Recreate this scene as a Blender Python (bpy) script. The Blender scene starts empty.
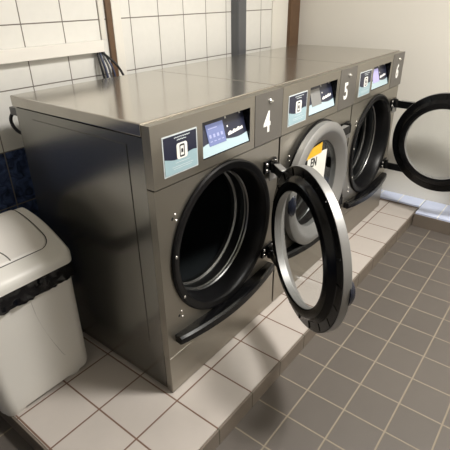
import bpy, bmesh, math, random
from mathutils import Vector, Matrix, Quaternion
random.seed(7)
S = bpy.context.scene
COL = S.collection
PI = math.pi

# ------------------------------------------------------------------ camera
cam_data = bpy.data.cameras.new('camera')
cam = bpy.data.objects.new('camera', cam_data)
COL.objects.link(cam)
cam_data.sensor_fit = 'HORIZONTAL'
cam_data.sensor_width = 36.0
cam_data.lens = 36.0 * 441.519 / 450.0
cam_data.clip_start = 0.02
cam.location = (-0.80212, -0.89738, 1.33374)
cam.rotation_mode = 'XYZ'
cam.rotation_euler = (1.0901083, 0.0130938, -0.9077307)
S.camera = cam

# ------------------------------------------------------------------ world, light, exposure
world = bpy.data.worlds.new('world')
S.world = world
world.use_nodes = True
world.node_tree.nodes['Background'].inputs[0].default_value = (0.9, 0.87, 0.8, 1)
world.node_tree.nodes['Background'].inputs[1].default_value = 0.05

S.view_settings.view_transform = 'Standard'
S.view_settings.look = 'None'
S.view_settings.gamma = 1.0
S.view_settings.use_curve_mapping = False
S.view_settings.exposure = 0.95

CEIL = 2.50
LAMPS = [((0.78, -1.05), 36.0, (1.0, 0.968, 0.925)), ((1.70, -2.0), 10.0, (1.0, 0.968, 0.925))]  # second entry is an added fill that brightens right wall and door rim
for k, (xy, power, colr) in enumerate(LAMPS):
    ld = bpy.data.lights.new('ceiling_lamp_light', 'AREA')
    ld.shape = 'RECTANGLE'
    ld.size = 0.36
    ld.size_y = 0.36
    ld.energy = power
    ld.color = colr
    lo = bpy.data.objects.new('ceiling_lamp_light', ld)
    COL.objects.link(lo)
    lo.location = (xy[0], xy[1], CEIL - 0.075)

# ------------------------------------------------------------------ materials
def mat(name, col, rough=0.5, metal=0.0, spec=0.5, bump=0.0, bscale=200.0, var=0.0, vscale=8.0, coat=0.0, emit=None, estr=0.0):
    m = bpy.data.materials.new(name)
    m.use_nodes = True
    nt = m.node_tree
    b = nt.nodes['Principled BSDF']
    b.inputs['Base Color'].default_value = (*col, 1)
    b.inputs['Roughness'].default_value = rough
    b.inputs['Metallic'].default_value = metal
    b.inputs['Specular IOR Level'].default_value = spec
    b.inputs['Coat Weight'].default_value = coat
    if emit:
        b.inputs['Emission Color'].default_value = (*emit, 1)
        b.inputs['Emission Strength'].default_value = estr
    if bump or var:
        tc = nt.nodes.new('ShaderNodeTexCoord')
    if var:
        n = nt.nodes.new('ShaderNodeTexNoise')
        n.inputs['Scale'].default_value = vscale
        n.inputs['Detail'].default_value = 4
        nt.links.new(tc.outputs['Object'], n.inputs['Vector'])
        mx = nt.nodes.new('ShaderNodeMix')
        mx.data_type = 'RGBA'
        mx.inputs['A'].default_value = (*[c * (1 - var) for c in col], 1)
        mx.inputs['B'].default_value = (*[min(1, c * (1 + var)) for c in col], 1)
        nt.links.new(n.outputs['Fac'], mx.inputs['Factor'])
        nt.links.new(mx.outputs['Result'], b.inputs['Base Color'])
    if bump:
        n2 = nt.nodes.new('ShaderNodeTexNoise')
        n2.inputs['Scale'].default_value = bscale
        nt.links.new(tc.outputs['Object'], n2.inputs['Vector'])
        bp = nt.nodes.new('ShaderNodeBump')
        bp.inputs['Strength'].default_value = bump
        bp.inputs['Distance'].default_value = 0.002
        nt.links.new(n2.outputs['Fac'], bp.inputs['Height'])
        nt.links.new(bp.outputs['Normal'], b.inputs['Normal'])
    return m

def tile_mat(name, axes, origin, pitch, gw, col, grout, rough=0.3, var=0.06, blue=None, mottle=0.06, mscale=14.0, spec=0.5):
    """square tiles from world position; blue=(height, colour) switches the tile colour below a height"""
    m = bpy.data.materials.new(name)
    m.use_nodes = True
    nt = m.node_tree
    N, L = nt.nodes, nt.links
    b = N['Principled BSDF']
    geo = N.new('ShaderNodeNewGeometry')
    sep = N.new('ShaderNodeSeparateXYZ')
    L.new(geo.outputs['Position'], sep.inputs[0])
    def math_(op, a, bb=None, c=None):
        n = N.new('ShaderNodeMath'); n.operation = op
        for i, v in enumerate((a, bb, c)):
            if v is None: continue
            if isinstance(v, (int, float)): n.inputs[i].default_value = v
            else: L.new(v, n.inputs[i])
        return n.outputs[0]
    masks, cells = [], []
    for ax, o, p in zip(axes, origin, pitch):
        t = math_('DIVIDE', math_('SUBTRACT', sep.outputs[ax], o), p)
        cells.append(math_('FLOOR', t))
        d = math_('ABSOLUTE', math_('SUBTRACT', math_('FRACT', t), 0.5))
        mr = N.new('ShaderNodeMapRange')
        mr.interpolation_type = 'SMOOTHSTEP'
        L.new(d, mr.inputs['Value'])
        mr.inputs['From Min'].default_value = 0.5 - (gw * 0.75) / p
        mr.inputs['From Max'].default_value = 0.5 - (gw * 0.35) / p
        masks.append(mr.outputs['Result'])
    g = math_('MAXIMUM', masks[0], masks[1])
    cmb = N.new('ShaderNodeCombineXYZ')
    L.new(cells[0], cmb.inputs[0]); L.new(cells[1], cmb.inputs[1])
    wn = N.new('ShaderNodeTexWhiteNoise')
    L.new(cmb.outputs[0], wn.inputs['Vector'])
    noi = N.new('ShaderNodeTexNoise')
    noi.inputs['Scale'].default_value = mscale
    noi.inputs['Detail'].default_value = 5
    L.new(geo.outputs['Position'], noi.inputs['Vector'])
    br = math_('ADD', math_('MULTIPLY_ADD', wn.outputs['Value'], 2 * var, 1 - var - mottle), math_('MULTIPLY', noi.outputs['Fac'], 2 * mottle))
    base = N.new('ShaderNodeRGB'); base.outputs[0].default_value = (*col, 1)
    src = base.outputs[0]
    if blue:
        vn = N.new('ShaderNodeTexNoise')
        vn.inputs['Scale'].default_value = 22; vn.inputs['Detail'].default_value = 8
        vn.inputs['Distortion'].default_value = 1.5
        L.new(geo.outputs['Position'], vn.inputs['Vector'])
        cr = N.new('ShaderNodeValToRGB')
        cr.color_ramp.elements[0].position = 0.35; cr.color_ramp.elements[0].color = (*[c * 0.35 for c in blue[1]], 1)
        cr.color_ramp.elements[1].position = 0.7; cr.color_ramp.elements[1].color = (*[c * 1.9 for c in blue[1]], 1)
        L.new(vn.outputs['Fac'], cr.inputs[0])
        low = math_('LESS_THAN', sep.outputs[2], blue[0])
        mb = N.new('ShaderNodeMix'); mb.data_type = 'RGBA'
        L.new(low, mb.inputs['Factor']); L.new(src, mb.inputs['A']); L.new(cr.outputs[0], mb.inputs['B'])
        src = mb.outputs['Result']
    sc = N.new('ShaderNodeVectorMath'); sc.operation = 'SCALE'
    L.new(src, sc.inputs[0]); L.new(br, sc.inputs['Scale'])
    mx = N.new('ShaderNodeMix'); mx.data_type = 'RGBA'
    L.new(g, mx.inputs['Factor']); L.new(sc.outputs[0], mx.inputs['A'])
    mx.inputs['B'].default_value = (*grout, 1)
    L.new(mx.outputs['Result'], b.inputs['Base Color'])
    L.new(math_('MULTIPLY_ADD', g, 0.9 - rough, rough), b.inputs['Roughness'])
    b.inputs['Specular IOR Level'].default_value = spec
    bp = N.new('ShaderNodeBump'); bp.invert = True
    bp.inputs['Strength'].default_value = 0.6; bp.inputs['Distance'].default_value = 0.0015
    L.new(g, bp.inputs['Height']); L.new(bp.outputs['Normal'], b.inputs['Normal'])
    return m

def steel_mat(name, col, rough, streak=0.05):
    m = bpy.data.materials.new(name)
    m.use_nodes = True
    nt = m.node_tree; N, L = nt.nodes, nt.links
    b = N['Principled BSDF']
    b.inputs['Metallic'].default_value = 0.92
    tc = N.new('ShaderNodeTexCoord')
    mp = N.new('ShaderNodeMapping'); mp.inputs['Scale'].default_value = (3, 3, 260)
    L.new(tc.outputs['Object'], mp.inputs['Vector'])
    n = N.new('ShaderNodeTexNoise'); n.inputs['Scale'].default_value = 1.0; n.inputs['Detail'].default_value = 3
    L.new(mp.outputs[0], n.inputs['Vector'])
    mx = N.new('ShaderNodeMix'); mx.data_type = 'RGBA'
    mx.inputs['A'].default_value = (*[c * (1 - streak) for c in col], 1)
    mx.inputs['B'].default_value = (*[c * (1 + streak) for c in col], 1)
    L.new(n.outputs['Fac'], mx.inputs['Factor']); L.new(mx.outputs['Result'], b.inputs['Base Color'])
    mr = N.new('ShaderNodeMapRange'); mr.inputs['To Min'].default_value = rough * 0.97; mr.inputs['To Max'].default_value = rough * 1.03
    L.new(n.outputs['Fac'], mr.inputs['Value']); L.new(mr.outputs['Result'], b.inputs['Roughness'])
    return m

def glass_mat():
    m = bpy.data.materials.new('clear_pane')
    m.use_nodes = True
    nt = m.node_tree; N, L = nt.nodes, nt.links
    N.remove(N['Principled BSDF'])
    tr = N.new('ShaderNodeBsdfTransparent'); tr.inputs[0].default_value = (0.96, 0.97, 0.97, 1)
    gl = N.new('ShaderNodeBsdfGlossy'); gl.inputs['Roughness'].default_value = 0.03
    lw = N.new('ShaderNodeLayerWeight')
    pw = N.new('ShaderNodeMath'); pw.operation = 'POWER'; pw.inputs[1].default_value = 5.0
    L.new(lw.outputs['Facing'], pw.inputs[0])
    fr = N.new('ShaderNodeMath'); fr.operation = 'MULTIPLY_ADD'; fr.inputs[1].default_value = 0.6; fr.inputs[2].default_value = 0.02
    L.new(pw.outputs[0], fr.inputs[0])
    mx = N.new('ShaderNodeMixShader')
    L.new(fr.outputs[0], mx.inputs[0]); L.new(tr.outputs[0], mx.inputs[1]); L.new(gl.outputs[0], mx.inputs[2])
    L.new(mx.outputs[0], N['Material Output'].inputs[0])
    return m

M = {}
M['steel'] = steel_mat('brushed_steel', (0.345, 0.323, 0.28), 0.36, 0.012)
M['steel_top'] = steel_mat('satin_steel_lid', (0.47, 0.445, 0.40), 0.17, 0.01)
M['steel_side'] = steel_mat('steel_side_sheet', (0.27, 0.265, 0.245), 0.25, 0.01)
M['silver'] = mat('silver_paint', (0.25, 0.247, 0.24), 0.45, 0.45)
M['chrome'] = mat('drum_steel', (0.26, 0.265, 0.265), 0.28, 1.0)
M['screw'] = mat('screw_steel', (0.75, 0.74, 0.7), 0.25, 0.9)
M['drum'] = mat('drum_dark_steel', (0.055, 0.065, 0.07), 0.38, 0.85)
M['black'] = mat('black_rubber', (0.004, 0.004, 0.0045), 0.36, spec=0.22)
M['black_gloss'] = mat('black_gloss_plastic', (0.004, 0.004, 0.0045), 0.22, spec=0.3)
M['dark_gap'] = mat('dark_gap', (0.01, 0.01, 0.01), 0.8)
M['taupe'] = mat('taupe_plastic', (0.105, 0.097, 0.085), 0.4)
M['white_print'] = mat('white_print', (0.86, 0.86, 0.83), 0.5)
M['navy'] = mat('navy_print', (0.017, 0.02, 0.042), 0.35)
M['pale_blue'] = mat('pale_blue_print', (0.42, 0.55, 0.60), 0.35)
M['mid_blue'] = mat('muted_teal_print', (0.33, 0.47, 0.52), 0.35)
M['white_border'] = mat('white_vinyl', (0.6, 0.66, 0.68), 0.35)
M['screen_blue'] = mat('lit_blue_screen', (0.10, 0.12, 0.22), 0.2, emit=(0.22, 0.27, 0.55), estr=0.28)
M['screen_icon'] = mat('lit_icon', (0.25, 0.26, 0.4), 0.2, emit=(0.4, 0.45, 0.75), estr=0.25)
M['screen_lilac'] = mat('lit_lilac_screen', (0.3, 0.27, 0.5), 0.2, emit=(0.42, 0.40, 0.7), estr=0.3)
M['screen_grey'] = mat('grey_screen', (0.20, 0.20, 0.195), 0.3)
M['knob_blue'] = mat('dark_blue_grip', (0.006, 0.009, 0.022), 0.25)
M['glass'] = glass_mat()
M['bin_white'] = mat('white_bin_plastic', (0.67, 0.655, 0.615), 0.42, var=0.04, vscale=5)
M['bin_flap'] = mat('white_flap_plastic', (0.66, 0.635, 0.60), 0.4)
M['scuff'] = mat('grey_scuff', (0.33, 0.32, 0.30), 0.6)
M['bag'] = mat('black_bin_bag', (0.004, 0.004, 0.005), 0.22, spec=0.3)
M['paint_wall'] = mat('cream_wall_paint', (0.71, 0.68, 0.615), 0.6, bump=0.1, bscale=90, var=0.02, vscale=2)
M['white_paint'] = mat('white_trim_paint', (0.76, 0.735, 0.67), 0.45)
M['trunking'] = mat('white_pvc', (0.78, 0.755, 0.70), 0.4)
M['brown_wood'] = mat('brown_stained_wood', (0.115, 0.062, 0.03), 0.45, var=0.25, vscale=25)
M['pipe'] = mat('grey_painted_duct', (0.10, 0.103, 0.11), 0.4)
M['ceiling'] = mat('white_ceiling', (0.8, 0.78, 0.72), 0.8)
M['cable_black'] = mat('black_cable', (0.012, 0.012, 0.014), 0.35)
M['cable_blue'] = mat('navy_cable', (0.05, 0.06, 0.11), 0.4)
M['cable_grey'] = mat('grey_cable', (0.10, 0.10, 0.105), 0.45)
M['yellow'] = mat('yellow_paper', (0.75, 0.43, 0.02), 0.6)
M['paper'] = mat('white_paper', (0.74, 0.73, 0.68), 0.7)
M['ink'] = mat('black_ink', (0.015, 0.015, 0.015), 0.6)
M['lamp'] = mat('lamp_diffuser', (0.9, 0.9, 0.85), 0.5, emit=(1.0, 0.93, 0.82), estr=4.0)
M['lamp_frame'] = mat('lamp_frame', (0.7, 0.7, 0.68), 0.5)
M['wall_tile'] = tile_mat('white_wall_tile', (0, 2), (0.198, 1.006), (0.187, 0.236), 0.0042, (0.735, 0.725, 0.685), (0.17, 0.15, 0.13), 0.22, 0.015, blue=(0.77, (0.045, 0.066, 0.14)), mottle=0.04, mscale=30)
M['wall_tile_side'] = tile_mat('white_side_wall_tile', (1, 2), (0.198, 1.006), (0.187, 0.236), 0.0042, (0.735, 0.725, 0.685), (0.17, 0.15, 0.13), 0.22, 0.015, blue=(0.77, (0.045, 0.066, 0.14)), mottle=0.04, mscale=30)
M['plinth_tile'] = tile_mat('beige_floor_tile', (0, 1), (-0.0152, -0.0345), (0.2, 0.2), 0.0055, (0.45, 0.41, 0.375), (0.15, 0.085, 0.06), 0.4, 0.025, mottle=0.07, mscale=9)
M['riser_tile'] = tile_mat('taupe_riser_tile', (0, 2), (-0.0152, -0.3), (0.2, 0.6), 0.0055, (0.16, 0.132, 0.105), (0.09, 0.085, 0.06), 0.5, 0.05, mottle=0.1)
M['grey_tile'] = tile_mat('grey_floor_tile', (0, 1), (0.39, -0.364), (0.157, 0.157), 0.0052, (0.102, 0.089, 0.078), (0.235, 0.20, 0.15), 0.42, 0.035, mottle=0.07, mscale=7)
M['ledge_tile'] = tile_mat('bluish_sheen_ledge_tile', (1, 0), (-0.24, -10.0), (0.148, 40.0), 0.0055, (0.56, 0.62, 0.80), (0.80, 0.80, 0.78), 0.3, 0.10, mottle=0.06, mscale=12)  # bluish reflected light is painted into the ledge tile colour

# ------------------------------------------------------------------ mesh helpers
FLAT = {'top_lid', 'duct_body', 'duct_cover', 'duct_clamp', 'trunking_base', 'trunking_cover', 'hinge_bracket', 'hinge_arm', 'bumper_bar', 'hinge_cover', 'hose_connector', 'kick_panel', 'trim_4', 'trim_5', 'trim_6', 'trim_7'}
def finish(bm, name, m, parent=None, smooth=False, loc=None):
    bmesh.ops.recalc_face_normals(bm, faces=bm.faces)
    me = bpy.data.meshes.new(name)
    bm.to_mesh(me); bm.free()
    if m is not None: me.materials.append(m)
    if smooth:
        for p in me.polygons: p.use_smooth = True
        try: me.set_sharp_from_angle(angle=math.radians(32))
        except Exception: pass
    o = bpy.data.objects.new(name, me)
    COL.objects.link(o)
    if smooth and name in FLAT:
        w = o.modifiers.new('weighted', 'WEIGHTED_NORMAL'); w.keep_sharp = True; w.weight = 90
    if parent: o.parent = parent
    if loc: o.location = loc
    return o

def add_box(bm, x0, x1, y0, y1, z0, z1, bev=0.0, seg=2):
    r = bmesh.ops.create_cube(bm, size=1.0)
    vs = r['verts']
    for v in vs:
        v.co = Vector((x0 + (v.co.x + .5) * (x1 - x0), y0 + (v.co.y + .5) * (y1 - y0), z0 + (v.co.z + .5) * (z1 - z0)))
    if bev > 0:
        es = list({e for v in vs for e in v.link_edges})
        bmesh.ops.bevel(bm, geom=es, offset=bev, segments=seg, profile=0.5, affect='EDGES')
    return vs

def box_obj(name, m, dims, parent=None, bev=0.0, seg=2):
    bm = bmesh.new(); add_box(bm, *dims, bev, seg)
    return finish(bm, name, m, parent, smooth=bev > 0)

def add_lathe(bm, prof, cx, cz, n=72, closed=False, a0=0.0):
    """prof: list of (r, y); revolved about the y axis through (cx, cz)"""
    rings = []
    for r, y in prof:
        rings.append([bm.verts.new((cx + r * math.cos(a0 + 2 * PI * k / n), y, cz + r * math.sin(a0 + 2 * PI * k / n))) for k in range(n)])
    m = len(rings)
    for i in range(m if closed else m - 1):
        a, b = rings[i], rings[(i + 1) % m]
        for k in range(n):
            bm.faces.new((a[k], a[(k + 1) % n], b[(k + 1) % n], b[k]))
    return rings

def add_disc(bm, r, y, cx, cz, n=72):
    bm.faces.new([bm.verts.new((cx + r * math.cos(2 * PI * k / n), y, cz + r * math.sin(2 * PI * k / n))) for k in range(n)])

def add_tube(bm, pts, r, n=8, cap=True):
    pts = [Vector(p) for p in pts]
    prev = None; rings = []
    for i, p in enumerate(pts):
        t = (pts[min(i + 1, len(pts) - 1)] - pts[max(i - 1, 0)]).normalized()
        if prev is None:
            u = t.orthogonal().normalized()
        else:
            u = (prev - t * prev.dot(t)).normalized()
        prev = u; w = t.cross(u)
        rr = r[i] if isinstance(r, (list, tuple)) else r
        rings.append([bm.verts.new(p + (u * math.cos(2 * PI * k / n) + w * math.sin(2 * PI * k / n)) * rr) for k in range(n)])
    for a, b in zip(rings, rings[1:]):
        for k in range(n): bm.faces.new((a[k], a[(k + 1) % n], b[(k + 1) % n], b[k]))
    if cap:
        bm.faces.new(rings[0][::-1]); bm.faces.new(rings[-1])

def smooth_path(pts, n=8):
    out = []
    P = [Vector(p) for p in pts]
    P = [P[0] * 2 - P[1]] + P + [P[-1] * 2 - P[-2]]
    for i in range(1, len(P) - 2):
        for k in range(n):
            t = k / n
            a, b, c, d = P[i - 1:i + 3]
            out.append(0.5 * ((2 * b) + (c - a) * t + (2 * a - 5 * b + 4 * c - d) * t * t + (3 * b - a - 3 * c + d) * t ** 3))
    out.append(P[-2])
    return out

def add_prism(bm, poly, axis, a, b):
    """extrude a 2-D polygon along an axis (0,1,2) from a to b"""
    def mk(p, t):
        c = [0, 0, 0]; o = [i for i in range(3) if i != axis]
        c[axis] = t; c[o[0]] = p[0]; c[o[1]] = p[1]
        return bm.verts.new(c)
    A = [mk(p, a) for p in poly]; B = [mk(p, b) for p in poly]
    n = len(poly)
    bm.faces.new(A); bm.faces.new(B[::-1])
    for k in range(n): bm.faces.new((A[k], B[k], B[(k + 1) % n], A[(k + 1) % n]))

def rrect(x0, x1, y0, y1, r, n=6):
    out = []
    for cx, cy, a in ((x1 - r, y1 - r, 0), (x0 + r, y1 - r, 90), (x0 + r, y0 + r, 180), (x1 - r, y0 + r, 270)):
        for k in range(n + 1):
            t = math.radians(a + 90 * k / n)
            out.append((cx + r * math.cos(t), cy + r * math.sin(t)))
    return out

def add_loft(bm, rings, cap0=True, cap1=True):
    R = [[bm.verts.new(p) for p in r] for r in rings]
    n = len(R[0])
    for a, b in zip(R, R[1:]):
        for k in range(n): bm.faces.new((a[k], a[(k + 1) % n], b[(k + 1) % n], b[k]))
    if cap0: bm.faces.new(R[0][::-1])
    if cap1: bm.faces.new(R[-1])
    return R

def plate_round_hole(bm, x0, x1, z0, z1, cx, cz, r, y0, y1, n=72):
    """front sheet between y0 (front) and y1 with a round hole"""
    ang = [2 * PI * k / n for k in range(n)]
    for c in ((x0, z0), (x1, z0), (x1, z1), (x0, z1)):
        ang.append(math.atan2(c[1] - cz, c[0] - cx) % (2 * PI))
    ang = sorted(set(ang))
    def outer(a):
        c, s = math.cos(a), math.sin(a); t = 1e9
        if c > 1e-9: t = min(t, (x1 - cx) / c)
        if c < -1e-9: t = min(t, (x0 - cx) / c)
        if s > 1e-9: t = min(t, (z1 - cz) / s)
        if s < -1e-9: t = min(t, (z0 - cz) / s)
        return cx + c * t, cz + s * t
    lo = []
    for y in (y0, y1):
        lo.append(([bm.verts.new((outer(a)[0], y, outer(a)[1])) for a in ang], [bm.verts.new((cx + r * math.cos(a), y, cz + r * math.sin(a))) for a in ang]))
    m = len(ang)
    for k in range(m):
        j = (k + 1) % m
        (of, hf), (ob, hb) = lo
        bm.faces.new((of[k], of[j], hf[j], hf[k])); bm.faces.new((ob[k], hb[k], hb[j], ob[j]))
        bm.faces.new((of[k], ob[k], ob[j], of[j])); bm.faces.new((hf[k], hf[j], hb[j], hb[k]))

def plate_rect_hole(bm, X, Z, hx, hz, y0, y1):
    o = [(X[0], Z[0]), (X[1], Z[0]), (X[1], Z[1]), (X[0], Z[1])]
    h = [(hx[0], hz[0]), (hx[1], hz[0]), (hx[1], hz[1]), (hx[0], hz[1])]
    V = {}
    for nm, L in (('o', o), ('h', h)):
        for y in (y0, y1): V[nm, y] = [bm.verts.new((p[0], y, p[1])) for p in L]
    for k in range(4):
        j = (k + 1) % 4
        bm.faces.new((V['o', y0][k], V['o', y0][j], V['h', y0][j], V['h', y0][k]))
        bm.faces.new((V['o', y1][k], V['h', y1][k], V['h', y1][j], V['o', y1][j]))
        bm.faces.new((V['o', y0][k], V['o', y1][k], V['o', y1][j], V['o', y0][j]))
        bm.faces.new((V['h', y0][k], V['h', y0][j], V['h', y1][j], V['h', y1][k]))

def text_obj(name, s, m, parent, loc, rot, size, sx=1.0, bold=0.0, depth=0.0006):
    cu = bpy.data.curves.new(name, 'FONT')
    cu.body = s; cu.size = size; cu.offset = bold; cu.extrude = depth
    cu.align_x = 'CENTER'; cu.align_y = 'CENTER'
    t = bpy.data.objects.new(name, cu)
    COL.objects.link(t)
    bpy.context.view_layer.update()
    me = bpy.data.meshes.new_from_object(t.evaluated_get(bpy.context.evaluated_depsgraph_get()))
    bpy.data.objects.remove(t); bpy.data.curves.remove(cu)
    mt = Matrix.Translation(loc) @ rot.to_4x4() @ Matrix.Diagonal((sx, 1, 1, 1))
    me.transform(mt)
    me.materials.clear(); me.materials.append(m)
    o = bpy.data.objects.new(name, me)
    COL.objects.link(o); o.parent = parent
    return o

def thing(name, label, cat, loc=(0, 0, 0), group=None):
    o = bpy.data.objects.new(name, None)
    COL.objects.link(o); o.location = loc
    o.empty_display_size = 0.1
    return tag(o, label, cat, group)

def tag(o, label, cat, group=None):
    o['label'] = label; o['category'] = cat
    if group: o['group'] = group
    return o

def struct(o, label=None, cat=None):
    o['kind'] = 'structure'
    if label: o['label'] = label
    if cat: o['category'] = cat
    return o

def copy_tree(o, parent=None):
    c = o.copy(); COL.objects.link(c)
    if parent:
        c.parent = parent
        c.matrix_parent_inverse = o.matrix_parent_inverse.copy()
    for ch in list(o.children): copy_tree(ch, c)
    return c

# ------------------------------------------------------------------ the room
FZ = -0.08                       # grey floor; the plinth top is z = 0
XW, YW = 2.335, 0.90             # right wall, back wall
XL, YF = -1.75, -2.9
T = 0.1
struct(box_obj('floor', M['grey_tile'], (XL - T, XW + T, YF - T, YW + T, FZ - T, FZ)), 'grey floor tiles with pale grout in front of the raised plinth', 'floor')
struct(box_obj('ceiling', M['ceiling'], (XL - T, XW + T, YF - T, YW + T, CEIL, CEIL + T)), 'white ceiling above the laundry', 'ceiling')
struct(box_obj('wall_back', M['wall_tile'], (XL - T, XW + T, YW, YW + T, FZ, CEIL)), 'tiled wall behind the machines, white above and blue below', 'wall')
struct(box_obj('wall_right', M['paint_wall'], (XW, XW + T, YF - T, YW, FZ, CEIL)), 'plain cream painted wall beside machine number six', 'wall')
struct(box_obj('wall_left', M['wall_tile_side'], (XL - T, XL, YF - T, YW, FZ, CEIL)), 'tiled wall left of the bin', 'wall')
struct(box_obj('wall_front', M['paint_wall'], (XL, XW, YF - T, YF, FZ, CEIL)), 'cream wall facing the machines', 'wall')
PX0, PX1, PY0 = -0.42, 2.20, -0.2276
struct(box_obj('trim_1', M['plinth_tile'], (PX0, PX1, PY0, YW, FZ, 0.0)), 'raised plinth with beige tiles carrying the machines', 'plinth')
bm = bmesh.new()
add_box(bm, PX0 - 0.006, PX1, PY0 - 0.008, PY0, FZ, -0.003, 0.001, 1)
add_box(bm, PX0 - 0.008, PX0, PY0 - 0.008, YW, FZ, -0.003, 0.001, 1)
struct(finish(bm, 'trim_2', M['riser_tile']), 'taupe tiled riser along the edge of the beige plinth', 'riser')
bm = bmesh.new()
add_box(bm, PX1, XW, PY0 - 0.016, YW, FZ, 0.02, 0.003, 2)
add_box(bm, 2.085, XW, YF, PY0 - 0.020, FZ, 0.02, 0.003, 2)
struct(finish(bm, 'trim_3', M['ledge_tile']), 'low tiled ledge with a painted bluish sheen along the foot of the cream wall', 'ledge')
bm = bmesh.new()
add_box(bm, 2.079, 2.085, YF, PY0 - 0.020, FZ, 0.008, 0.001, 1)
add_box(bm, 2.079, PX1, PY0 - 0.020, PY0 - 0.014, FZ, 0.008, 0.001, 1)
add_box(bm, PX1 - 0.006, PX1, PY0 - 0.014, YW, 0.0, 0.008, 0.001, 1)
struct(finish(bm, 'trim_9', M['riser_tile']), 'taupe riser below the low tiled ledge', 'riser')
# wooden battens and painted strips on the back wall
struct(box_obj('trim_4', M['brown_wood'], (0.610, 0.640, YW - 0.014, YW, FZ, CEIL), bev=0.003), 'thin brown wooden batten up the tiled wall behind the cables', 'batten')
struct(box_obj('trim_5', M['white_paint'], (0.643, 0.694, YW - 0.012, YW, FZ, CEIL), bev=0.003), 'white painted strip beside the thin brown batten', 'trim')
struct(box_obj('trim_6', M['white_paint'], (2.010, 2.215, YW - 0.010, YW, FZ, CEIL), bev=0.002), 'white painted board between the wall tiles and the brown corner post', 'trim')
struct(box_obj('trim_7', M['brown_wood'], (2.208, XW, YW - 0.035, YW, FZ, CEIL), bev=0.003), 'brown wooden post in the corner by the cream wall', 'post')
struct(box_obj('trim_8', M['white_paint'], (0.575, 0.602, YW - 0.004, YW, 1.16, CEIL), bev=0.001), 'narrow cut tile strip left of the thin brown batten', 'trim')

# ceiling lamps (out of frame; the second is made up as a fill)
for k, (xy, power, colr) in enumerate(LAMPS):
    t = thing('ceiling_light', ('square ceiling light over the machines', 'unseen square fill light added nearer the front wall')[k], 'ceiling light', (xy[0], xy[1], CEIL))
    bm = bmesh.new(); plate = 0.33
    for a in ((-plate, -plate + 0.03, -plate, plate), (plate - 0.03, plate, -plate, plate), (-plate + 0.03, plate - 0.03, -plate, -plate + 0.03), (-plate + 0.03, plate - 0.03, plate - 0.03, plate)):
        add_box(bm, *a, -0.06, 0.0)
    finish(bm, 'lamp_frame', M['lamp_frame'], t)
    box_obj('lamp_diffuser', M['lamp'], (-0.3, 0.3, -0.3, 0.3, -0.055, -0.03), t)

# ------------------------------------------------------------------ washing machines
W, D, H = 0.6986, 0.70, 1.0227
BW = 0.686                       # body width, a gap is left to the next machine
RCX, RCZ = 0.334, 0.533          # centre of the door opening
HX, HY = 0.622, -0.022           # hinge axis

def scr(bm, x, y, z, r, d=0.003):
    add_lathe(bm, [(0.0004, y - d), (r * 0.7, y - d), (r, y - d * 0.4), (r, y)], x, z, 12)

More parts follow.
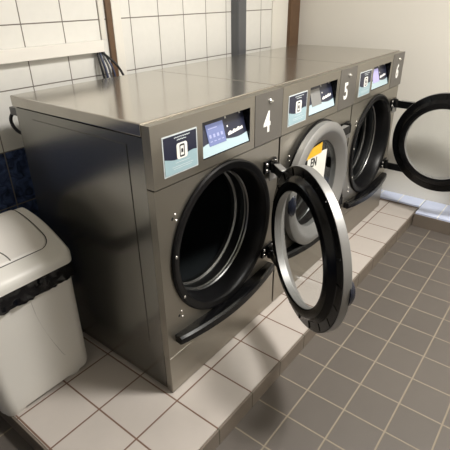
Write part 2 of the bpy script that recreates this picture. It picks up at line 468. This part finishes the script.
def make_machine():
    root = thing('washing_machine', 'x', 'washing machine')
    # cabinet: hollow box of steel sheet
    bm = bmesh.new(); t = 0.003
    add_box(bm, 0.0, t, 0.030, D, 0.012, 0.982)
    add_box(bm, BW - t, BW, 0.030, D, 0.012, 0.982)
    add_box(bm, t, BW - t, D - t, D, 0.012, 0.982)
    add_box(bm, t, BW - t, 0.030, D - t, 0.012, 0.012 + t)
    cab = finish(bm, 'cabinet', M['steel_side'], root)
    # pressed panels in the side sheets
    for x0, x1 in ((-0.0022, 0.0), (BW, BW + 0.0022)):
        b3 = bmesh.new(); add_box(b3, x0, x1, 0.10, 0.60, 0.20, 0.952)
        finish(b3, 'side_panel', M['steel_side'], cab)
    for x in (0.05, BW - 0.05):
        for y in (0.08, D - 0.08):
            bm = bmesh.new(); add_lathe_z(bm, [(0.02, 0.0), (0.02, 0.008), (0.012, 0.013)], x, y)
            finish(bm, 'foot', M['black'], root)
    # top lid with a folded edge
    bm = bmesh.new()
    add_box(bm, -0.005, BW + 0.006, 0.028, D + 0.012, 0.986, H + 0.002, 0.004, 2)
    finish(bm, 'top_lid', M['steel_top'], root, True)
    # front sheet with round opening, folded back 30 mm at the sides
    bm = bmesh.new()
    plate_round_hole(bm, 0.0, BW, 0.1745, 0.8245, RCX, RCZ, 0.262, 0.0, 0.004)
    add_box(bm, 0.0, 0.003, 0.004, 0.029, 0.1745, 0.8245)
    add_box(bm, BW - 0.003, BW, 0.004, 0.029, 0.1745, 0.8245)
    finish(bm, 'front_panel', M['steel'], root)
    bm = bmesh.new()
    add_box(bm, 0.0, BW, 0.0, 0.029, 0.004, 0.1715, 0.0015, 1)
    finish(bm, 'kick_panel', M['steel'], root)
    # console
    bm = bmesh.new()
    plate_rect_hole(bm, (0.0, W - 0.004), (0.829, H - 0.004), (0.2195, 0.478), (0.862, 0.983), -0.004, 0.0)
    add_box(bm, 0.0, 0.004, 0.0, 0.029, 0.829, H - 0.004)
    add_box(bm, W - 0.008, W - 0.004, 0.0, 0.029, 0.829, H - 0.004)
    add_box(bm, 0.004, W - 0.008, 0.0, 0.027, H - 0.010, H - 0.004)
    add_box(bm, 0.004, W - 0.008, 0.0, 0.029, 0.829, 0.834)
    finish(bm, 'console', M['steel'], root)
    # recess walls behind the console window
    bm = bmesh.new()
    x0, x1, z0, z1, yb = 0.2195, 0.478, 0.862, 0.983, 0.060
    for q in (((x0, -0.003, z0), (x0, yb, z0), (x0, yb, z1), (x0, -0.003, z1)), ((x1, -0.003, z0), (x1, yb, z0), (x1, yb, z1), (x1, -0.003, z1)),
              ((x0, -0.003, z1), (x1, -0.003, z1), (x1, yb, z1), (x0, yb, z1)), ((x0, -0.003, z0), (x1, -0.003, z0), (x1, yb, z0), (x0, yb, z0)),
              ((x0, yb, z0), (x1, yb, z0), (x1, yb, z1), (x0, yb, z1))):
        bm.faces.new([bm.verts.new(p) for p in q])
    finish(bm, 'display_recess', M['black_gloss'], root)
    # tilted display: frame with its own pieces as children, local frame u (x), v (up the tilt)
    v0, v1 = Vector((0, -0.001, z0 + 0.002)), Vector((0, 0.030, z1 - 0.008))
    up = (v1 - v0); Ld = up.length; up.normalize(); nrm = Vector((0, -up.z, up.y))
    rot = Matrix(((1, 0, 0), (0, up.y, nrm.y), (0, up.z, nrm.z))).to_4x4()
    def tilt(bm): bm.transform(Matrix.Translation((x0, v0.y, v0.z)) @ rot)
    Wd = x1 - x0
    bm = bmesh.new(); add_box(bm, 0.002, Wd - 0.002, 0.0, Ld, -0.004, 0.0); tilt(bm)
    disp = finish(bm, 'display', M['navy'], root)
    wave = lambda s: 0.030 + 0.010 * math.sin(s * 5.2 + 0.4) + 0.012 * s
    bm = bmesh.new()
    add_prism(bm, [(0.003, 0.001), (Wd - 0.003, 0.001)] + [(0.003 + (Wd - 0.006) * (1 - k / 16), wave(1 - k / 16)) for k in range(17)], 2, 0.0, 0.0006); tilt(bm)
    finish(bm, 'wave_print', M['pale_blue'], disp)
    bm = bmesh.new(); add_box(bm, 0.046, 0.134, 0.030, 0.100, 0.0002, 0.002); tilt(bm)
    scrn = finish(bm, 'screen', M['screen_blue'], disp)
    icons = [(0.054, 0.100, 0.084, 0.087)]
    for k in range(4):
        icons.append((0.053 + 0.020 * k, 0.063 + 0.020 * k, 0.055, 0.066))
        icons.append((0.053 + 0.020 * k, 0.064 + 0.020 * k, 0.042, 0.045))
    for q in icons:
        bm = bmesh.new(); add_box(bm, *q, 0.002, 0.0024)
        tilt(bm); finish(bm, 'screen_icon', M['screen_icon'], disp)
    for (a, b, w, h) in ((0.150, 0.102, 0.007, 0.007), (0.152, 0.072, 0.006, 0.006), (0.232, 0.104, 0.007, 0.010), (0.012, 0.100, 0.005, 0.005), (0.006, 0.056, 0.004, 0.012), (0.130, 0.112, 0.012, 0.003)):
        bm = bmesh.new(); add_box(bm, a, a + w, b, b + h, 0.0003, 0.001)
        tilt(bm); finish(bm, 'white_mark', M['white_print'], disp)
    bm = bmesh.new()
    add_prism(bm, [(0.150, 0.044), (0.236, 0.052), (0.236, 0.062), (0.222, 0.058), (0.212, 0.063), (0.200, 0.056), (0.186, 0.060), (0.176, 0.053), (0.164, 0.058), (0.150, 0.052)], 2, 0.0006, 0.0012)
    tilt(bm); finish(bm, 'display_label', M['white_print'], disp)
    # printed notice left of the display
    px0, px1, pz0, pz1, py = 0.042, 0.192, 0.855, 0.978, -0.004
    bm = bmesh.new(); add_box(bm, px0, px1, py - 0.0012, py, pz0, pz1); pos = finish(bm, 'notice', M['white_border'], root)
    pos['label'] = 'navy and pale blue printed notice with a phone symbol'
    e = 0.004
    bm = bmesh.new(); add_box(bm, px0 + e, px1 - e, py - 0.0018, py - 0.0012, pz0 + e, pz1 - e); finish(bm, 'navy_field', M['navy'], pos)
    wv = lambda s: pz0 + 0.052 + 0.007 * math.sin(s * 6.0 + 2.6)
    bm = bmesh.new()
    add_prism(bm, [(px0 + e, pz0 + e), (px1 - e, pz0 + e)] + [(px1 - e - (px1 - px0 - 2 * e) * k / 18, wv(1 - k / 18)) for k in range(19)], 1, py - 0.0024, py - 0.0018)
    finish(bm, 'wave_field', M['mid_blue'], pos)
    cxp = (px0 + px1) / 2 + 0.004
    bm = bmesh.new(); add_prism(bm, rrect(cxp - 0.023, cxp + 0.023, pz0 + 0.044, pz0 + 0.093, 0.008), 1, py - 0.0030, py - 0.0024)
    finish(bm, 'phone_tile', M['white_print'], pos)
    bm = bmesh.new()
    outer = rrect(cxp - 0.011, cxp + 0.011, pz0 + 0.049, pz0 + 0.088, 0.004); inner = rrect(cxp - 0.0075, cxp + 0.0075, pz0 + 0.054, pz0 + 0.083, 0.002)
    A = [bm.verts.new((p[0], py - 0.0034, p[1])) for p in outer]; B = [bm.verts.new((p[0], py - 0.0034, p[1])) for p in inner]
    for k in range(len(A)): bm.faces.new((A[k], A[(k + 1) % len(A)], B[(k + 1) % len(A)], B[k]))
    add_box(bm, cxp - 0.004, cxp + 0.004, py - 0.0036, py - 0.0031, pz0 + 0.062, pz0 + 0.074)
    finish(bm, 'phone_symbol', M['ink'], pos)
    for z, L0, hgt in ((0.110, 0.062, 0.0035), (0.102, 0.040, 0.0035), (0.034, 0.060, 0.0022), (0.023, 0.090, 0.0018), (0.017, 0.080, 0.0018)):
        x, low, top = cxp - L0 / 2, [], []
        while x < cxp + L0 / 2:                       # one ragged strip: the line is too small to read
            w = random.uniform(0.003, 0.007)
            low += [(x, pz0 + z + hgt * 0.4), (x + w, pz0 + z + hgt * 0.4)] if len(low) % 4 else [(x, pz0 + z), (x + w, pz0 + z)]
            top += [(x, pz0 + z + hgt), (x + w, pz0 + z + hgt)] if len(top) % 4 else [(x, pz0 + z + hgt * 0.7), (x + w, pz0 + z + hgt * 0.7)]
            x += w + 0.0006
        bm = bmesh.new(); add_prism(bm, low + top[::-1], 1, py - 0.0030, py - 0.0024)
        finish(bm, 'print_line', M['white_border'], pos)
    # taupe number panel with its lock
    bm = bmesh.new(); add_box(bm, 0.507, W - 0.004, -0.0056, -0.004, 0.8295, H - 0.0045, 0.0007, 1)
    finish(bm, 'number_panel', M['taupe'], root)
    bm = bmesh.new()
    add_lathe(bm, [(0.0004, -0.013), (0.006, -0.013), (0.0085, -0.010), (0.009, -0.0055)], 0.602, 0.985, 20)
    add_box(bm, 0.600, 0.612, -0.0165, -0.012, 0.981, 0.987, 0.001, 1)
    finish(bm, 'lock', M['screw'], root, True)
    # gasket ring round the opening
    bm = bmesh.new()
    prof = [(0.284, 0.000), (0.2915, -0.003), (0.290, -0.009), (0.285, -0.0125), (0.272, -0.0125), (0.267, -0.010), (0.262, -0.010), (0.258, -0.006), (0.254, 0.000), (0.249, 0.03), (0.2425, 0.066), (0.248, 0.070), (0.262, 0.07), (0.262, 0.0)]
    add_lathe(bm, prof, RCX, RCZ, 96)
    finish(bm, 'gasket', M['black'], root, True)
    bm = bmesh.new()
    prof = [(0.262, 0.068), (0.246, 0.068), (0.240, 0.069), (0.238, 0.071), (0.242, 0.066), (0.242, 0.080), (0.236, 0.084), (0.235, 0.104), (0.240, 0.108), (0.242, 0.128), (0.234, 0.134), (0.233, 0.150), (0.252, 0.152)]
    add_lathe(bm, prof, RCX, RCZ, 96)
    finish(bm, 'drum_collar', M['chrome'], root, True)
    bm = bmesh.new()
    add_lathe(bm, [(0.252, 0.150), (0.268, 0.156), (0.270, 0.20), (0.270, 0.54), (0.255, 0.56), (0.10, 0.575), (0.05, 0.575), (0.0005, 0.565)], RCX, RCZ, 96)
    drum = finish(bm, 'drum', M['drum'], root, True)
    # screws on the gasket and on the sheet
    for (x, z, y, r) in ((RCX - 0.2745, RCZ + 0.045, -0.0122, 0.0055), (RCX - 0.2485, RCZ - 0.128, -0.0122, 0.0055)):
        bm = bmesh.new(); scr(bm, x, y, z, r, 0.0025); finish(bm, 'ring_screw', M['screw'], root, True)
    for (x, z) in ((0.091, 0.722), (0.094, 0.700), (0.088, 0.343), (0.091, 0.318)):
        bm = bmesh.new(); scr(bm, x - 0.012, 0.0, z, 0.0048, 0.003); finish(bm, 'panel_screw', M['screw'], root, True)
    for (x, z) in ((0.066, 0.712), (0.064, 0.331)):
        bm = bmesh.new(); add_lathe(bm, [(0.0004, -0.0006), (0.005, -0.0006), (0.0055, 0.0)], x, z, 14)
        finish(bm, 'plug_hole', M['dark_gap'], root)
    # curved black bumper bar under the door
    bm = bmesh.new(); n = 28; R = []
    for k in range(n + 1):
        s = k / n; x = 0.036 + 0.604 * s
        bow = math.sin(PI * s); yo = -0.032 - 0.022 * bow ** 0.8
        zc = 0.246 - 0.020 * bow + 0.002 * s
        hh = 0.017 + 0.004 * bow
        R.append([(x, -0.0005, zc + hh), (x, yo + 0.008, zc + hh + 0.001), (x, yo, zc + hh - 0.006), (x, yo - 0.002, zc - hh + 0.008), (x, yo + 0.008, zc - hh), (x, -0.0005, zc - hh + 0.004)])
    add_loft(bm, R)
    bmesh.ops.bevel(bm, geom=[e for e in bm.edges if all(abs(f.normal.x) > 0.9 or True for f in e.link_faces) and len(e.link_faces) == 2 and abs(e.calc_face_angle(0)) > 1.2], offset=0.003, segments=2, affect='EDGES')
    finish(bm, 'bumper_bar', M['black_gloss'], root, True)
    # fixed hinge halves on the sheet
    for z in (RCZ + 0.195, RCZ - 0.195):
        bm = bmesh.new()
        add_box(bm, HX - 0.045, HX + 0.040, -0.010, 0.0, z - 0.026, z + 0.026, 0.003, 2)
        add_lathe_z(bm, [(0.0005, z - 0.024), (0.011, z - 0.024), (0.011, z + 0.024), (0.0005, z + 0.024)], HX, HY)
        hb = finish(bm, 'hinge_bracket', M['black'], root, True)
        for dx, dz in ((-0.032, 0.012), (-0.032, -0.012), (0.030, 0.012), (0.026, -0.012)):
            bm = bmesh.new(); scr(bm, HX + dx, -0.010, z + dz, 0.007, 0.004)
            finish(bm, 'hinge_screw', M['screw'], hb, True)
    bm = bmesh.new()
    add_box(bm, HX - 0.020, HX + 0.050, -0.016, -0.011, RCZ + 0.135, RCZ + 0.180, 0.002, 2)
    add_box(bm, HX + 0.030, HX + 0.036, -0.016, 0.0, RCZ + 0.135, RCZ + 0.180)
    finish(bm, 'hinge_cover', M['silver'], root, True)
    # ---- door: origin at the hinge axis, closed pose, inner side towards +y
    cx = -0.305
    bm = bmesh.new()
    add_lathe(bm, [(0.289, 0.006), (0.2900, 0.005), (0.2900, -0.0215), (0.2875, -0.024), (0.268, -0.0310), (0.261, -0.032), (0.252, -0.0315), (0.246, -0.0280), (0.212, -0.006), (0.2055, 0.000), (0.2055, 0.027), (0.2115, 0.027), (0.2115, 0.002), (0.289, 0.002)], cx, 0, 112)
    door = finish(bm, 'door', M['silver'], root, True, loc=(HX, HY, RCZ - 0.008))
    door.scale = (1.024, 1.024, 1.024)
    door['label'] = 'round silver porthole door with black inner ring'
    bm = bmesh.new()
    prof = [(0.2885, 0.0015), (0.2885, 0.006), (0.285, 0.008), (0.258, 0.008), (0.253, 0.011), (0.246, 0.022), (0.238, 0.029), (0.222, 0.031), (0.210, 0.0305), (0.2065, 0.0285), (0.212, 0.0265), (0.212, 0.0015)]
    add_lathe(bm, prof, cx, 0, 112)
    for k in range(20):
        a = 2 * PI * (k + 0.3) / 20
        mt = Matrix.Translation((cx, 0, 0)) @ Matrix.Rotation(a, 4, 'Y')
        b2 = bmesh.new(); add_box(b2, 0.252, 0.284, 0.006, 0.0098, -0.002, 0.002); b2.transform(mt)
        me = bpy.data.meshes.new('tmp'); b2.to_mesh(me); b2.free(); bm.from_mesh(me); bpy.data.meshes.remove(me)
    finish(bm, 'inner_ring', M['black_gloss'], door, True)
    bm = bmesh.new()
    add_lathe(bm, [(0.0005, 0.005), (0.2052, 0.005), (0.2052, 0.008), (0.0005, 0.008)], cx, 0, 72)
    finish(bm, 'door_glass', M['glass'], door)
    # grip at the free edge
    bm = bmesh.new(); R = []
    for k in range(13):
        s = k / 12; z = -0.055 + 0.11 * s; q = math.sin(PI * s) ** 0.55
        xo = cx - 0.262 - 0.012 * (1 - ((s - .5) * 2) ** 2)
        w = 0.006 + 0.016 * q; d = 0.004 + 0.022 * q
        R.append([(xo + w * math.cos(t), -0.018 - d * math.sin(t) if math.sin(t) > 0 else -0.018, z - 0.005) for t in [PI * j / 10 for j in range(11)]])
    add_loft(bm, R)
    grip = finish(bm, 'door_grip', M['knob_blue'], door, True)
    # hinge arms of the door
    for z in (0.195, -0.195):
        bm = bmesh.new()
        add_box(bm, -0.135, 0.0, -0.012, 0.004, z - 0.023, z + 0.019, 0.003, 2)
        add_lathe_z(bm, [(0.0115, z - 0.021), (0.0145, z - 0.019), (0.0145, z + 0.019), (0.0115, z + 0.021)], 0.0, 0.0)
        finish(bm, 'hinge_arm', M['black'], door, True)
        if z < 0: continue
        bm = bmesh.new(); add_box(bm, -0.105, -0.028, -0.014, 0.012, z + 0.0195, z + 0.0225, 0.001, 1)
        finish(bm, 'hinge_strap', M['silver'], door, True)
    return root, door

def add_lathe_z(bm, prof, cx, cy, n=20):
    rings = [[bm.verts.new((cx + r * math.cos(2 * PI * k / n), cy + r * math.sin(2 * PI * k / n), z)) for k in range(n)] for r, z in prof]
    for a, b in zip(rings, rings[1:]):
        for k in range(n): bm.faces.new((a[k], a[(k + 1) % n], b[(k + 1) % n], b[k]))
    bm.faces.new(rings[0][::-1]); bm.faces.new(rings[-1])

GROUP = 'washing machines in a row on the plinth'
proto, _ = make_machine()
LABELS = {'4': 'steel washing machine numbered 4, nearest the bin, porthole door swung half open',
          '5': 'steel washing machine numbered 5, middle of the row, porthole door shut',
          '6': 'steel washing machine numbered 6, beside the cream wall, porthole door wide open'}
machines = {}
for i, num in enumerate('456'):
    r = proto if i == 0 else copy_tree(proto)
    r.location = (W * i, 0, 0)
    r['label'] = LABELS[num]; r['category'] = 'washing machine'; r['group'] = GROUP
    machines[num] = r
ROT_FRONT = Matrix.Rotation(PI / 2, 3, 'X')
NUMPOS = {'4': (0.586, 0.905), '5': (0.580, 0.910), '6': (0.600, 0.912)}
OPEN = {'4': 53.2, '5': 0.6, '6': 88.0}
for num, r in machines.items():
    x, z = NUMPOS[num]
    text_obj('number', num, M['white_print'], r, (x, -0.0062, z), ROT_FRONT, 0.108, 0.84, 0.0026)
    for ch in r.children:
        if ch.name.split('.')[0] == 'door': ch.rotation_euler = (0, 0, math.radians(OPEN[num]))
        if ch.name.split('.')[0] == 'display':
            for s in ch.children:
                if s.name.split('.')[0] == 'screen' and num != '4':
                    s.data = s.data.copy(); s.data.materials[0] = M['screen_grey'] if num == '5' else M['screen_lilac']
                    s['label'] = 'switched off grey screen' if num == '5' else 'glowing lilac screen'
                if s.name.split('.')[0] == 'screen' and num == '4': s['label'] = 'glowing blue screen with small icons'
    if num != '4':
        for ch in list(r.children):
            if ch.name.split('.')[0] == 'display':
                for s in list(ch.children):
                    if s.name.split('.')[0] == 'screen_icon': bpy.data.objects.remove(s)

# ------------------------------------------------------------------ paper sign on the closed door
PHI = math.radians(OPEN['5'])
su, sv = -0.345, 0.0035        # along the closed door and out of its pane
sg = thing('paper_sign', 'yellow and white paper sign reading EN on the door of machine 5', 'sign',
           (W + HX + su * math.cos(PHI) - sv * math.sin(PHI), HY + su * math.sin(PHI) + sv * math.cos(PHI), 0.60))
sg.rotation_euler = (0, 0, PHI)
tl = Matrix.Rotation(math.radians(4), 4, 'Y')
bm = bmesh.new(); add_box(bm, -0.075, 0.118, 0.0, 0.0006, -0.09, 0.085); bm.transform(tl); finish(bm, 'white_sheet', M['paper'], sg)
bm = bmesh.new(); add_prism(bm, [(-0.112, 0.075), (0.062, 0.075), (0.066, 0.124), (-0.090, 0.116)], 1, -0.0012, -0.0004); finish(bm, 'yellow_header', M['yellow'], sg)
text_obj('lettering', 'EN', M['ink'], sg, (-0.012, -0.0012, 0.045), Matrix.Rotation(math.radians(4), 3, 'Y') @ ROT_FRONT, 0.058, 0.85, 0.0012, 0.0003)

# ------------------------------------------------------------------ duct, trunking, cables
t = thing('grey_duct', 'dark grey square duct running up the tiled wall behind the machines', 'duct', (1.599, YW, 0.0))
bm = bmesh.new(); add_box(bm, -0.044, 0.044, -0.050, 0.0, 0.0, CEIL, 0.004, 2); finish(bm, 'duct_body', M['pipe'], t, True)
bm = bmesh.new(); add_box(bm, -0.040, 0.040, -0.056, -0.050, 0.0, CEIL, 0.003, 2); finish(bm, 'duct_cover', M['pipe'], t, True)
bm = bmesh.new()
for z in (0.5, 1.5, 2.1): add_box(bm, -0.047, 0.047, -0.059, -0.001, z, z + 0.025, 0.002, 1)
finish(bm, 'duct_clamp', M['pipe'], t, True)

t = thing('cable_trunking', 'white plastic cable trunking along the wall tiles above the bin', 'cable trunking', (0.0, YW, 1.10))
bm = bmesh.new(); add_box(bm, XL + 0.01, 0.557, -0.030, 0.0, 0.012, 0.058, 0.002, 1); finish(bm, 'trunking_base', M['trunking'], t, True)
bm = bmesh.new(); add_box(bm, XL + 0.01, 0.555, -0.038, -0.030, 0.010, 0.060, 0.003, 2); finish(bm, 'trunking_cover', M['trunking'], t, True)

paths = [([(0.538, .885, 1.125), (0.553, .865, 1.10), (0.583, .835, 1.06), (0.613, .82, 1.00), (0.618, .80, 0.90)], 0.0055, 'cable_black', 'black cable arching over from the trunking end, furthest right of the bundle'),
         ([(0.543, .885, 1.118), (0.538, .868, 1.08), (0.543, .855, 1.03), (0.558, .845, 0.90)], 0.0055, 'cable_blue', 'navy cable hanging straight down from the trunking end'),
         ([(0.550, .885, 1.122), (0.550, .862, 1.08), (0.560, .850, 1.03), (0.573, .840, 0.90)], 0.0050, 'cable_grey', 'grey cable in the bundle beside the navy cable'),
         ([(0.530, .885, 1.120), (0.524, .868, 1.07), (0.528, .858, 1.01), (0.543, .855, 0.90)], 0.0050, 'cable_black', 'black cable hanging furthest left of the bundle from the trunking'),
         ([(0.558, .885, 1.120), (0.565, .855, 1.07), (0.578, .842, 1.02), (0.590, .835, 0.90)], 0.0045, 'cable_blue', 'thin navy cable just left of the arching black cable')]
for pts, r, m, lab in paths:
    bm = bmesh.new(); add_tube(bm, smooth_path(pts, 8), r, 10)
    tag(finish(bm, 'cable', M[m], None, True), lab, 'cable')
bm = bmesh.new(); add_tube(bm, smooth_path([(0.050, .735, .962), (0.032, .76, .960), (0.014, .775, .935), (0.012, .775, .905), (0.026, .765, .875), (0.050, .75, .86)], 8), 0.0065, 12)
tag(finish(bm, 'hose', M['cable_black'], None, True), 'looped black hose at the back corner of machine 4', 'hose')
bm = bmesh.new(); add_box(bm, 0.008, 0.075, D + 0.013, D + 0.065, 0.945, 0.975, 0.004, 2)
tag(finish(bm, 'hose_connector', M['cable_grey'], None, True), 'grey connector box behind machine 4 holding the black hose', 'connector')

# ------------------------------------------------------------------ swing-top bin
bt = thing('swing_top_bin', 'white plastic swing-top bin on the beige plinth by machine 4', 'bin', (-0.28, 0.50, 0.0))
IB = Matrix.Translation((0.28, -0.50, 0.0))
def bin_part(bm, name, m, parent=bt):
    bm.transform(IB)
    return finish(bm, name, m, parent, True)
def ring(x0, x1, y0, y1, r, z): return [(p[0], p[1], z) for p in rrect(x0, x1, y0, y1, r, 8)]
BX1 = -0.080
bm = bmesh.new()
lv = [(0.012, 0.010), (0.016, 0.003), (0.03, 0.0)]
RR = []
for z, ins in lv: RR.append(ring(-0.447 + ins, BX1 - 0.006 - ins, 0.372 + ins, 0.640 - ins, 0.045, z))
for k in range(1, 9):
    s = k / 8; RR.append(ring(-0.447 - 0.035 * s, BX1 - 0.006 - 0.010 * s, 0.372 - 0.022 * s, 0.640 + 0.035 * s, 0.045, 0.03 + 0.488 * s))
add_loft(bm, RR)
bin_part(bm, 'bin_body', M['bin_white'])
bm = bmesh.new()
add_tube(bm, smooth_path([(-0.272, 0.3545, 0.432), (-0.262, 0.3585, 0.35), (-0.240, 0.3625, 0.262), (-0.205, 0.367, 0.155), (-0.192, 0.3685, 0.128)], 6), 0.0011, 6)
scratch = bin_part(bm, 'scratch', M['scuff'])
scratch['label'] = 'thin grey curved scratch down the front'
for x0, x1 in ((-0.435, -0.36), (-0.20, -0.128)):
    bm = bmesh.new(); add_loft(bm, [ring(x0, x1, 0.382, 0.63, 0.03, 0.0), ring(x0, x1, 0.378, 0.634, 0.03, 0.014)]); bin_part(bm, 'bin_foot', M['bin_white'])
def lidz(y):
    if y <= 0.60: return 0.548 + 0.100 * math.sin(PI / 2 * max(0, (y - 0.335) / 0.265)) ** 0.95
    return 0.648 - 0.10 * (1 - math.cos(PI / 2 * (y - 0.60) / 0.115))
LX0, LX1 = -0.505, -0.094
def foot(x0, x1, y0, y1, r, ny=26):
    """right side and left side of a rounded footprint as x limits over y"""
    ys = []
    for k in range(7): ys.append(y0 + r * (1 - math.cos(PI / 2 * k / 6)))
    for k in range(1, ny): ys.append(y0 + r + (y1 - y0 - 2 * r) * k / ny)
    for k in range(7): ys.append(y1 - r + r * math.sin(PI / 2 * k / 6))
    res = []
    for y in ys:
        d = 0.0
        if y < y0 + r: d = r - math.sqrt(max(0, r * r - (y0 + r - y) ** 2))
        if y > y1 - r: d = r - math.sqrt(max(0, r * r - (y - y1 + r) ** 2))
        res.append((y, x0 + d, x1 - d))
    return res
def arch_shell(bm, limits, zfun, zbot, nx=14, drop=0.014, bev=0.014):
    G = []
    for y, a, b in limits:
        row = [bm.verts.new((a, y, zbot))]
        for k in range(nx + 1):
            s = k / nx; x = a + (b - a) * s
            e = min(x - a, b - x); f = min(1.0, e / bev)
            f2 = min(1.0, min(y - limits[0][0], limits[-1][0] - y) / bev)
            q = (1 - math.sqrt(max(0, 1 - (1 - f) ** 2))) ; q2 = (1 - math.sqrt(max(0, 1 - (1 - f2) ** 2)))
            row.append(bm.verts.new((x, y, zfun(y) - drop * max(q, q2))))
        row.append(bm.verts.new((b, y, zbot)))
        G.append(row)
    for r0, r1 in zip(G, G[1:]):
        for k in range(len(r0) - 1): bm.faces.new((r0[k], r0[k + 1], r1[k + 1], r1[k]))
    bm.faces.new(G[0][::-1]); bm.faces.new(G[-1])
    for r0, r1 in zip(G, G[1:]): bm.faces.new((r0[0], r1[0], r1[-1], r0[-1]))
bm = bmesh.new()
arch_shell(bm, foot(LX0, LX1, 0.334, 0.714, 0.035), lidz, 0.517, nx=40)
bin_part(bm, 'lid_frame', M['bin_white'])
# swing flap following the arch, slightly proud
bm = bmesh.new()
fl = foot(-0.462, -0.136, 0.388, 0.645, 0.045)
arch_shell(bm, fl, lambda y: lidz(y) + 0.0045, 0.53, nx=40, drop=0.006, bev=0.006)
flap = bin_part(bm, 'swing_flap', M['bin_flap'])
bm = bmesh.new()
sh = foot(-0.4630, -0.1350, 0.387, 0.646, 0.046)
arch_shell(bm, sh, lambda y: lidz(y) + 0.0008, 0.53, nx=40, drop=0.0, bev=0.001)
bin_part(bm, 'flap_seam', M['dark_gap'])
# finger notch on the flap
bm = bmesh.new()
pts = [(-0.332 + 0.048 * math.cos(PI * k / 20), 0.392 + 0.062 * math.sin(PI * k / 20), 0) for k in range(21)]
add_tube(bm, [(p[0], p[1], lidz(p[1]) + 0.0045) for p in pts], 0.0022, 8)
nf = bin_part(bm, 'finger_notch', M['taupe'], flap)

# black bag hanging out under the rim
bm = bmesh.new(); R = []
n0 = len(rrect(0, 1, 0, 1, 0.1, 8))
def bagring(off, z, wz, wr, seed, sub=6):
    rnd = random.Random(seed)
    base = rrect(-0.482 - off, -0.0985 + off, 0.3495 - off, 0.6755 + off, 0.045, 8)
    out = []
    for k in range(len(base)):
        a, b = Vector(base[k]), Vector(base[(k + 1) % len(base)])
        m = max(1, int((b - a).length / 0.012)) if (b - a).length > 0.05 else 1
        for j in range(m):
            p = a.lerp(b, j / m); out.append(p)
    res = []
    c = Vector((-0.29, 0.512))
    for i, p in enumerate(out):
        d = (p - c).normalized() * abs(rnd.gauss(0, wr))
        res.append((p.x + d.x, p.y + d.y, z + wz * math.sin(i * 0.9 + seed) + rnd.gauss(0, wz * 0.6)))
    return res
for k, (off, z, wz, wr) in enumerate(((0.001, 0.516, 0.0, 0.0), (0.005, 0.508, 0.002, 0.003), (0.007, 0.490, 0.004, 0.006), (0.004, 0.474, 0.004, 0.005), (0.006, 0.460, 0.005, 0.006), (0.001, 0.447, 0.004, 0.001))):
    R.append(bagring(off, z, wz, wr, k + 3))
add_loft(bm, R, False, False)
bag = finish(bm, 'bin_bag', M['bag'], None, True)
tag(bag, 'black plastic bag folded over the rim of the white bin', 'bin bag')
bm = bmesh.new()
add_lathe_z(bm, [(0.006, 0.484), (0.017, 0.490), (0.020, 0.501), (0.014, 0.511), (0.006, 0.515)], -0.222, 0.338, 12)
finish(bm, 'bag_knot', M['bag'], bag, True)
